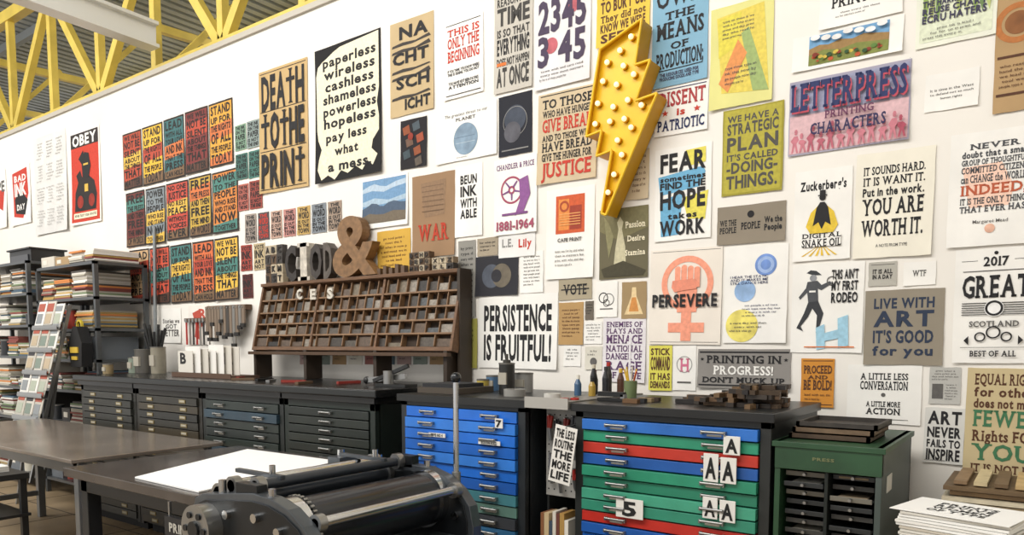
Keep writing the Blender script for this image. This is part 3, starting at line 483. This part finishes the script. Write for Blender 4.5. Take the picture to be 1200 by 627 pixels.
for i in range(13):
    x=xa+(xb-xa)*(i+.5)/13; L=random.uniform(.12,.32); b.box(x-.018,x+.018,3.425,3.438,z-L,z+.015,random.choice([M('#33312f',.4,.5),M('#7a6a5a',.5),M('#55504b',.35,.7),M('#8d8a84',.3,.8)])); b.cyl((x,3.42,z),(x,3.45,z),.006,steel,8); b.box(x-.026,x+.026,3.415,3.435,z-L,z-L+.03,M('#2a2826'))
b.obj('composing_stick_rail')
b=B()
for i in range(6):
    u=218+i*4; x,z=onY(u,404,3.46); b.cyl((x,3.47,z+.2),(x,3.47,z),.008,M(['#b0322a','#8d8a84','#33312f'][i%3],.4),8); b.cyl((x,3.47,z+.19),(x,3.47,z+.22),.014,steel,8)
b.box(onY(216,400,3.46)[0],onY(242,400,3.46)[0],3.465,3.49,z+.2,z+.225,M('#5b4636')); b.obj('clamp_rack')
b=B()
for i in range(8):
    x=-4.75+i*.18+random.uniform(-.05,.05); y=random.uniform(2.86,3.15); b.box(-.08,.08,-.012,.012,0,.015,random.choice([steel,blk,M('#6a5540'),M('#8d2f26'),steel]),Matrix.Translation((x,y,CT))@Matrix.Rotation(random.uniform(0,3),4,'Z'))
b.obj('hand_tools')
b=B(); x=-3.05; y=3.0; b.box(x-.08,x+.16,y-.05,y+.05,CT,CT+.015,blk); b.beam((x-.2,y,CT+.03),(x+.1,y+.02,CT+.06),.03,.02,steel); b.beam((x-.1,y-.04,CT+.03),(x+.12,y+.02,CT+.12),.02,.02,blk); b.cyl((x,y-.02,CT+.012),(x,y-.02,CT+.09),.03,steel,14); b.sph((x-.2,y,CT+.03),.022,blk,10,8); b.obj('lead_cutter')
BT=1.151
ccyl('ink_can',594,3.1,BT,.042,.155,'#23221f','#3d3a34'); ccyl('ink_can',614,3.22,BT,.05,.1,'#8d8c88'); ccyl('ink_can',578,3.25,BT,.04,.08,'#4a6a8a'); ccyl('ink_can',566,3.2,BT,.035,.06,'#b8a24a')
b=B(); x,_=onY(606,455,2.95); b.tube((x,2.93,BT),(x,2.93,BT+.035),.055,.032,M('#8d8b86',.4),24); b.obj('tape_roll')
b=B(); b.box(-2.7,-2.42,2.85,3.15,BT,BT+.03,M('#4d453c')); b.box(-2.68,-2.45,2.87,3.1,BT+.03,BT+.05,M('#26272a')); b.obj('galley_tray')
b=B(); b.box(-1.91,-1.68,2.72,3.45,1.125,1.155,M('#7d7b76',.5)); b.box(-1.91,-1.68,2.715,2.72,1.12,1.17,M('#a9a69f',.5)); 
for x in (-1.905,-1.69): b.box(x,x+.01,2.9,3.4,0,1.125,M('#3a3c3c',.5))
b.obj('tool_shelf')
b=B()
for x,y,h,c,cp in ((-1.88,3.3,.1,'#2a2a2c','#6a3a30'),(-1.84,3.22,.13,'#1f1f22','#c9c2ae'),(-1.80,3.3,.14,'#33302e','#b0322a'),(-1.76,3.2,.12,'#26262a','#3a3a3a'),(-1.72,3.28,.11,'#5a3a2a','#d9b23a'),(-1.86,3.1,.08,'#3a5a7a','#e0dcd0'),(-1.78,3.1,.07,'#a88a3a','#2a2a2a')):
    z=1.156; b.cyl((x,y,z),(x,y,z+h*.7),.018,M(c,.3),12); b.cyl((x,y,z+h*.7),(x,y,z+h),.018,M(c,.3),12,.008); b.cyl((x,y,z+h),(x,y,z+.02+h),.01,M(cp),10)
b.obj('ink_bottles')
b=B()
b.tube((-1.84,2.84,1.156),(-1.84,2.84,1.18),.04,.025,M('#c9c6bf',.4),20); b.tube((-1.75,2.8,1.156),(-1.75,2.8,1.165),.02,.012,M('#b0322a',.4),14); b.tube((-1.72,2.84,1.156),(-1.72,2.84,1.165),.02,.012,M('#b0322a',.4),14); b.beam((-1.74,2.82,1.162),(-1.79,2.98,1.162),.012,.004,steel); b.obj('scissors_and_spool')
b=B(); YB=2.86; x0,x1=-1.885,-1.70; b.box(x0,x1,YB,YB+.015,.70,1.11,M('#a9a8a3',.5,0,.05,20))
for i in range(6):
    for j in range(11): b.cyl((x0+.014+i*.031,YB-.001,.73+j*.035),(x0+.014+i*.031,YB+.001,.73+j*.035),.004,M('#2a2a2a'),8)
for x,z,L,c in ((-1.86,1.08,.12,'#b0322a'),(-1.82,1.06,.16,'#2a2a2c'),(-1.77,1.07,.13,'#8b2f28'),(-1.73,1.08,.2,'#55565a'),(-1.85,.9,.14,'#6b6c70'),(-1.8,.9,.18,'#333333'),(-1.72,.84,.1,'#b0322a')):
    b.cyl((x,YB-.02,z),(x,YB-.02,z-L*.5),.009,M(c,.4),8); b.beam((x,YB-.02,z-L*.5),(x+.01,YB-.02,z-L),.016,.006,steel); b.cyl((x+.018,YB-.02,z-.005),(x+.008,YB-.02,z-L*.5),.008,M(c,.4),8); b.cyl((x,YB-.03,z),(x,YB,z),.004,steel,6)
b.obj('tool_pegboard')
b=B(); xa,za=onY(664,500,2.70); Rm=Matrix.Translation((xa,2.70,za))@Matrix.Rotation(math.radians(9),4,'Y')
b.T=Rm; Hs=.255; b.box(-.056,.056,0,.003,-Hs,0,M('#e6e3dc'))
for i,s in enumerate(['THE LESS','ROUTINE','THE','MORE','LIFE']): b.text(s,-.047,-.015-i*.047,.094,.036,-.0015,M('#1a1a1a'))
b.cyl((0,-.004,-.006),(0,.03,-.006),.003,steel,8); b.T=None; b.box(xa-.004,xa+.004,2.70,2.86,za-.002,za+.003,steel); b.obj('hanging_sign')
b=B(); x=-1.87
b.box(-1.885,-1.70,2.78,2.895,.36,.38,M('#2b2622'))
for c in ('#8a5a3a','#c9b28a','#3c4a5a','#d8d2c4','#6a3a30','#b08a4a','#e4dfd2'):
    w=random.uniform(.018,.028)
    if x+w>-1.70: break
    b.box(x,x+w-.002,2.79,2.89,.38,.38+random.uniform(.2,.27),M(c)); x+=w
b.box(-1.89,-1.885,2.78,2.895,0,.5,M('#2b2622')); b.box(-1.70,-1.695,2.78,2.895,0,.5,M('#2b2622')); b.obj('book_row')
b=B()
for layer in range(5):
    for i in range(26-layer*4):
        u=random.uniform(806+layer*18,946-layer*6); x,_=onY(u,460,3.05); y=random.uniform(2.93,3.16); L=random.uniform(.04,.09)
        z=BT+.018*layer; b.box(-L,L,-.012,.012,0,.018,M(random.choice(['#2c241d','#43321f','#5f4730','#221e1c','#3a322b','#6b5338']),.5,0,.2,30),Matrix.Translation((min(x,-.93),y,z))@Matrix.Rotation(random.choice([0,.1,1.57,1.4,-.3,.05]),4,'Z'))
b.obj('wood_type_pile')
b=B(); x,_=onY(739,450,3.1); b.cyl((x,3.1,BT),(x,3.1,BT+.085),.028,M('#6d7b52',.5),16,.031)
for i in range(7): a=i*.9; b.cyl((x,3.1,BT+.02),(x+.03*math.cos(a),3.1+.03*math.sin(a),BT+.13+.01*(i%3)),.004,M(random.choice(['#d9b23a','#3a3a3a','#b0322a','#c9c2ae'])),6)
b.obj('pencil_cup')
b=B(); x,_=onY(718,463,2.95); b.box(x-.07,x+.07,2.93,2.97,BT,BT+.012,blk); b.box(x-.07,x+.06,2.935,2.965,BT+.02,BT+.04,blk,); b.box(x+.045,x+.065,2.935,2.965,BT,BT+.03,steel); b.obj('stapler')
b=B(); x,_=onY(768,463,3.0)
for i in range(4): b.box(x-.09+i*.012,x-.02+i*.01,2.86+i*.05,2.89+i*.05,BT,BT+.018,M(['#6b4f34','#2a2a2c','#8d7a5a','#3c2f24','#57412c'][i]))
b.obj('wood_furniture_pieces')
# ------------------------------------------------------------ stone tables
def table(name,x0,x1,y0,y1,z,th,top,leg,lw=.05,low=.2):
    b=B(); b.box(x0,x1,y0,y1,z-th,z,top); b.box(x0+.04,x1-.04,y0+.05,y0+.08,z-th-.07,z-th,leg); b.box(x0+.04,x1-.04,y1-.08,y1-.05,z-th-.07,z-th,leg)
    for x in (x0+.05,x1-.05-lw):
        for y in (y0+.05,y1-.05-lw): b.box(x,x+lw,y,y+lw,0,z-th,leg)
        b.box(x+.01,x+lw-.01,y0+.06,y1-.06,low-.02,low+.02,leg)
    return b.obj(name,.003)
table('work_table',-6.7,-4.12,1.72,2.6,.80,.02,M('#8a8076',.2,.35,.22,3),M('#7d8082',.35,.6),.05)
table('imposing_table',-3.58,-2.5,1.46,2.36,.85,.04,M('#524c48',.18,.25,.35,4),M('#26282a',.4,.3),.06)
q=[onZ(158,560,.8535),onZ(233,577,.8535),onZ(397,541,.8535),onZ(290,527,.8535)]
b=B(); b.prism([(x,y,.8515) for x,y in q],(0,0,.006),M('#f2f2f0',.7)); b.obj('paper_sheet')
b=B(); xa,za=onY(194,604,1.44); xb,_=onY(231,604,1.44); b.box(xa,xb,1.435,1.45,za-.2,za,M('#1a1a1c',.5)); w_=xb-xa
for i,s in enumerate(['PRINT','ISN\'T','DEAD']): b.text(s,xa+.16*w_,za-.02-i*.055,w_*.68,.034,1.433,M('#b5b2a8'))
b.box(xa+.01,xa+.02,1.445,1.455,za,.812,steel); b.box(xb-.02,xb-.01,1.445,1.455,za,.812,steel); b.obj('print_sign')
b=B(); b.box(-3.4,-3.1,1.65,1.9,0,.3,M('#a83228',.5)); b.box(-3.41,-3.09,1.64,1.91,.3,.33,M('#8d2a22',.5)); b.obj('storage_crate')
b=B(); x0,y0=-4.95,1.15; b.box(x0,x0+.62,y0,y0+.45,.70,.73,blk); b.box(x0,x0+.62,y0,y0+.45,.5,.515,blk)
for i in range(5): b.box(x0+.03,x0+.5,y0+.03,y0+.4,.731+i*.006,.736+i*.006,M(['#e5e3de','#d8d4cc'][i%2]))
for x in (x0+.01,x0+.58):
    for y in (y0+.01,y0+.41): b.box(x,x+.03,y,y+.03,.0,.7,blk)
b.obj('utility_cart')
# ------------------------------------------------------------ proof press
pm=M('#565b60',.3,.6,.25,8); pd=M('#222528',.3,.4,.2,9); ch=M('#c4c5c6',.18,1); rub=M('#1b1e23',.2); rg=M('#343940',.3,.2)
b=B(); X0,X1=-2.46,-1.76; kx=.92
b.box(X0+.05,X1-.04,1.5,2.12,0,.60,M('#24282a',.5,0,.1,5)); b.box(X0,X1,1.46,2.18,.60,.66,pm)
def frame(y0,y1):
    pr=[(X0,.62),(X0,.80),(X0+.03,.86),(X0+.08,.88),(X0+.14,.885),(X0+.26,.90),(X0+.40,.915),(X0+.50,.91),(X0+.60,.885),(X0+.68,.84),(X0+.74,.78),(X0+.76,.70),(X0+.76,.62)]
    pr=[(X0+(x-X0)*kx,z) for x,z in pr]
    b.prism([(x,y0,z) for x,z in pr],(0,y1-y0,0),pm)
    ins=[(X0+.03+(x-X0)*.92,.655+(z-.62)*.8) for x,z in pr]; b.prism([(x,y0-.006,z) for x,z in ins],(0,.005,0),pd)
    for x,z in ((X0+.1,.82),(X0+.24,.83),(X0+.4,.84),(X0+.52,.81),(X0+.62,.74)): b.cyl((x,y0-.022,z),(x,y0,z),.016,ch,10)
    for x in (X0+.16,X0+.3,X0+.44): b.cyl((x,(y0+y1)/2,.89),(x,(y0+y1)/2,.935),.014,ch,6)
frame(1.42,1.47); frame(2.16,2.21)
ya,yb=1.47,2.16
b.cyl((X0+.47,ya,.79),(X0+.47,yb,.79),.105,rub,40); b.cyl((X0+.47,ya+.0,.79),(X0+.47,ya+.04,.79),.114,ch,40); b.cyl((X0+.47,yb-.04,.79),(X0+.47,yb,.79),.114,ch,40)
for i in range(36):   # gear teeth beside the cylinder
    a=i*math.pi/18; b.cyl((X0+.47+.112*math.cos(a),ya+.045,.79+.112*math.sin(a)),(X0+.47+.112*math.cos(a),ya+.06,.79+.112*math.sin(a)),.006,steel,6)
for x,z,r,m in ((X0+.09,.87,.03,rg),(X0+.17,.91,.022,ch),(X0+.24,.87,.034,rg),(X0+.31,.925,.02,rg),(X0+.03,.85,.012,ch),(X0+.62,.84,.018,ch)):
    b.cyl((x,ya,z),(x,yb,z),r,m,20); b.cyl((x,ya,z),(x,ya+.03,z),r+.012,steel,16); b.cyl((x,yb-.03,z),(x,yb,z),r+.012,steel,16)
for y in (1.56,2.05): b.box(X0+.06,X0+.33,y,y+.02,.935,.95,pm); b.cyl((X0+.27,y+.01,.95),(X0+.27,y+.01,.98),.011,ch,10)
b.box(X0+.26,X0+.38,1.43,1.47,.9,.94,pd); b.box(X0+.26,X0+.38,2.16,2.2,.9,.95,pd)
b.cyl((X0+.12,1.36,.77),(X0+.12,1.42,.77),.085,steel,28); b.cyl((X0+.12,1.35,.77),(X0+.12,1.362,.77),.03,pd,16)
for a in range(6): t_=a*math.pi/3; b.cyl((X0+.12+.055*math.cos(t_),1.354,.77+.055*math.sin(t_)),(X0+.12+.055*math.cos(t_),1.362,.77+.055*math.sin(t_)),.012,pd,10)
lx,lz=onY(529,560,2.2); _,l2=onY(529,446,2.2)
b.cyl((lx,2.23,lz-.12),(lx,2.23,l2),.0115,ch,12); b.sph((lx,2.23,l2+.01),.022,rub,14,10); b.cyl((lx,2.2,lz-.12),(lx,2.26,lz-.12),.035,pd,16); b.cyl((lx,2.23,lz-.03),(lx,2.23,lz+.02),.018,steel,12)
b.box(X0-.0,X0+.25,1.5,2.14,.80,.815,pd)
b.obj('proof_press',.002)
b=B(); x,y=onZ(410,548,.85); b.box(x-.05,x+.07,y-.12,y+.02,.851,.875,pd); b.box(x-.03,x+.05,y-.1,y-.0,.875,.91,pm); b.cyl((x,y-.05,.91),(x,y-.05,.94),.016,ch,12); b.obj('quoin_lockup')
# ------------------------------------------------------------ right table with paper stacks
table('paper_table',-.36,.62,2.2,3.42,.74,.03,M('#c9c6bd',.5),M('#55575a',.4,.4),.05)
b=B()
for i in range(9):
    o=random.uniform(-.014,.014); c=random.choice(['#a58f6a','#8a7052','#cfc4aa','#6b563c','#dcd8c8','#b9a684']); b.box(-.27+o,.3+o,2.98+o,3.36+o,.741+i*.019,.755+i*.019,M(c,.6,0,.15,20))
for i in range(4): b.box(-.25+i*.06,-.21+i*.06,3.0,3.34,.912,.925,M(['#8a7052','#c9b890','#6b563c','#b59a6a'][i],.6,0,.2,20))
b.obj('board_stack')
b=B(); sx,sy=-.19,2.58
for i in range(17):
    o=random.uniform(-.008,.008); rz=Matrix.Translation((sx,sy,.741+i*.0092))@Matrix.Rotation(math.radians(-12+random.uniform(-3,3)),4,'Z'); b.box(-.14+o,.15+o,-.12,.12,0,.0075,M(random.choice(['#e4e1da','#ecebe6','#d2cec4','#bfb7a8'])),rz)
b.T=Matrix.Translation((sx,sy,.8985))@Matrix.Rotation(math.radians(-14),4,'Z'); b.box(-.16,.16,-.125,.125,0,.002,M('#efeeea'))
b.T=b.T@Matrix.Rotation(math.radians(-90),4,'X')
for i,s in enumerate(['PRINTS','REVIVE','WOMEN','OF TYPE']): b.text(s,-.08,.075-i*.038,.16,.028,-.003,M('#232323'),'s')
b.T=None; b.obj('printed_sheet_stack')
# ------------------------------------------------------------ storage shelves at the far left
def shelf(x0,x1,y0,y1,h,levels,seed):
    random.seed(seed)
    b=B(); sm=M('#5d6062',.4,.5)
    for x in (x0,x1-.035):
        for y in (y0,y1-.035): b.box(x,x+.035,y,y+.035,0,h,sm)
    for z in levels: b.box(x0,x1,y0,y1,z-.025,z,sm)
    for z in levels:
        if z>2.15: continue
        x=x0+.05
        while x<x1-.2:
            w=random.uniform(.16,.34); hh=random.uniform(.1,.25) if z<2 else random.uniform(.04,.12); kind=random.random()
            if kind<.65:
                for k in range(int(hh/.016)): b.box(x+random.uniform(0,.02),min(x+w,x1-.06)-random.uniform(0,.02),y0+.02+random.uniform(0,.03),y1-.04,z+k*.016,z+k*.016+.0145,M(random.choice(['#e2dfd8','#cfc9ba','#b9b4a6','#e4e2dc','#9a9486','#8a4a42','#4d6272','#b99a5a','#d8d5cc','#4f4c48','#7a8b6a','#d98a4a']),.7))
            elif kind<.85: b.box(x,min(x+w,x1-.06),y0+.04,y1-.05,z,z+hh,M(random.choice(['#3c3a38','#a98d66','#26282a','#6a7076','#8a6a48','#cfcabd']),.6)); b.box(x+.04,x+.12,y0+.037,y0+.04,z+hh*.3,z+hh*.7,M('#e0dcd0'))
            else:
                r=.05; b.cyl((x+.06,y0+.1,z),(x+.06,y0+.1,z+hh*.7),r,M(random.choice(['#c9c4b4','#2d2f33','#a03a2e','#5a6a5a']),.4),16); b.cyl((x+.06,y0+.1,z+hh*.7),(x+.06,y0+.1,z+hh*.75),r*1.05,M('#8a8884',.4,.6),16); b.cyl((x+.18,y0+.14,z),(x+.18,y0+.14,z+hh*.6),r*.8,M(random.choice(['#c9c4b4','#2d2f33','#7a8a96']),.4),16); w=.26
            x+=w+.02
    b.obj('storage_shelf')
shelf(-7.75,-6.58,3.0,3.46,2.12,(2.12,1.82,1.55,1.28,1.0,.7,.4,.15),5)
shelf(-9.6,-7.8,2.95,3.46,2.2,(2.2,1.9,1.6,1.3,1.0,.7,.4,.15),9)
random.seed(3)
b=B(); b.box(-8.45,-7.95,3.05,3.35,2.201,2.33,M('#18191b',.4)); b.box(-8.4,-8.0,3.04,3.05,2.22,2.28,M('#3a3c40',.3)); b.box(-8.47,-7.93,3.03,3.37,2.33,2.345,M('#101113',.4)); b.box(-8.42,-8.1,3.1,3.3,2.345,2.36,M('#2a2b2e',.4)); b.obj('printer_box')
b=B(); b.T=Matrix.Translation((-7.35,2.58,.55))@Matrix.Rotation(math.radians(-14),4,'X')
for x in (0,.5): b.box(x-.012,x+.012,.02,.045,-.3,1.25,steel)
for i in range(6):
    z=.02+i*.2; b.box(-.0,.5,-.03,.03,z-.01,z,steel); b.box(0,.5,-.034,-.03,z,z+.03,steel)
    for k in range(3):
        xx=.01+k*.16; y_=-.02+.006*k; dz=random.uniform(-.03,.03); b.box(xx,xx+.17,y_,y_+.005,z,z+.24+dz,M(random.choice(['#dcdad4','#c8c4ba','#e6e4df','#b9b5aa']),.6))
        b.box(xx+.015,xx+.14,y_-.0025,y_,z+.16,z+.22+dz,M(random.choice(['#3c3c40','#8a8f92','#a85a4a']))); b.box(xx+.02,xx+.13,y_-.0025,y_,z+.05,z+.14,M(random.choice(['#8a8f92','#7d8a80','#b5a58c','#a9b0a0'])))
b.T=None
b.beam((-7.33,2.6,.0),(-7.33,2.86,1.6),.02,.02,steel); b.beam((-6.86,2.6,.0),(-6.86,2.86,1.6),.02,.02,steel); b.obj('magazine_rack')
b=B(); xa,z1=onY(88,375,2.97); xb,z0=onY(107,430,2.97); pr=[(xa+.05,z0),(xb-.02,z0),(xb,z0+(z1-z0)*.5),((xa+xb)/2+.05,z1-.06),((xa+xb)/2-.02,z1-.06),(xa,z0+(z1-z0)*.45)]
b.prism([(x,2.9,z) for x,z in pr],(0,.09,0),M('#171718',.8)); b.box((xa+xb)/2-.07,(xa+xb)/2+.07,2.89,2.9,z0+.12,z0+.17,M('#c9a93a')); b.box((xa+xb)/2-.05,(xa+xb)/2+.05,2.89,2.9,z0+.06,z0+.09,M('#c9a93a')); b.tube(((xa+xb)/2,2.94,z1-.05),((xa+xb)/2,2.96,z1-.05),.05,.035,M('#c9b23a'),16); b.obj('hanging_bag')
b=B(); b.cyl((-6.50,3.42,0.0),(-6.44,3.465,2.45),.016,M('#8f9496',.35,.6),12); b.obj('leaning_pole')
# ------------------------------------------------------------ light
w=bpy.data.worlds.new('World'); scene.world=w; w.use_nodes=True; bg=w.node_tree.nodes['Background']; bg.inputs[0].default_value=(1,.98,.955,1); bg.inputs[1].default_value=1.0
def area(loc,rot,sx,sy,e,c=(1,.965,.92)):
    l=bpy.data.lights.new('skylight_and_fill','AREA'); l.shape='RECTANGLE'; l.size=sx; l.size_y=sy; l.energy=e; l.color=c
    o=bpy.data.objects.new('skylight_and_fill_lamp',l); o.location=loc; o.rotation_euler=rot; scene.collection.objects.link(o)
area((-2.5,-.8,5.9),(math.radians(35),0,0),6,2,400)
area((-9,-.8,5.9),(math.radians(35),0,0),8,2.5,560)
area((-9,8,6.05),(0,0,0),12,3,300)  # unseen fill lamp, added to brighten the space beyond the partition
# ------------------------------------------------------------ camera
cam=bpy.data.cameras.new('camera'); cam.sensor_width=36; cam.lens=FP/1200*36; cam.shift_y=(CY-313.5)/1200; cam.clip_start=.05
co=bpy.data.objects.new('camera',cam); Rm=Matrix((RV,UV,-FV)).transposed().to_4x4(); co.matrix_world=Matrix.Translation((0,0,EYE))@Rm
scene.collection.objects.link(co); scene.camera=co
scene.view_settings.view_transform='Standard'
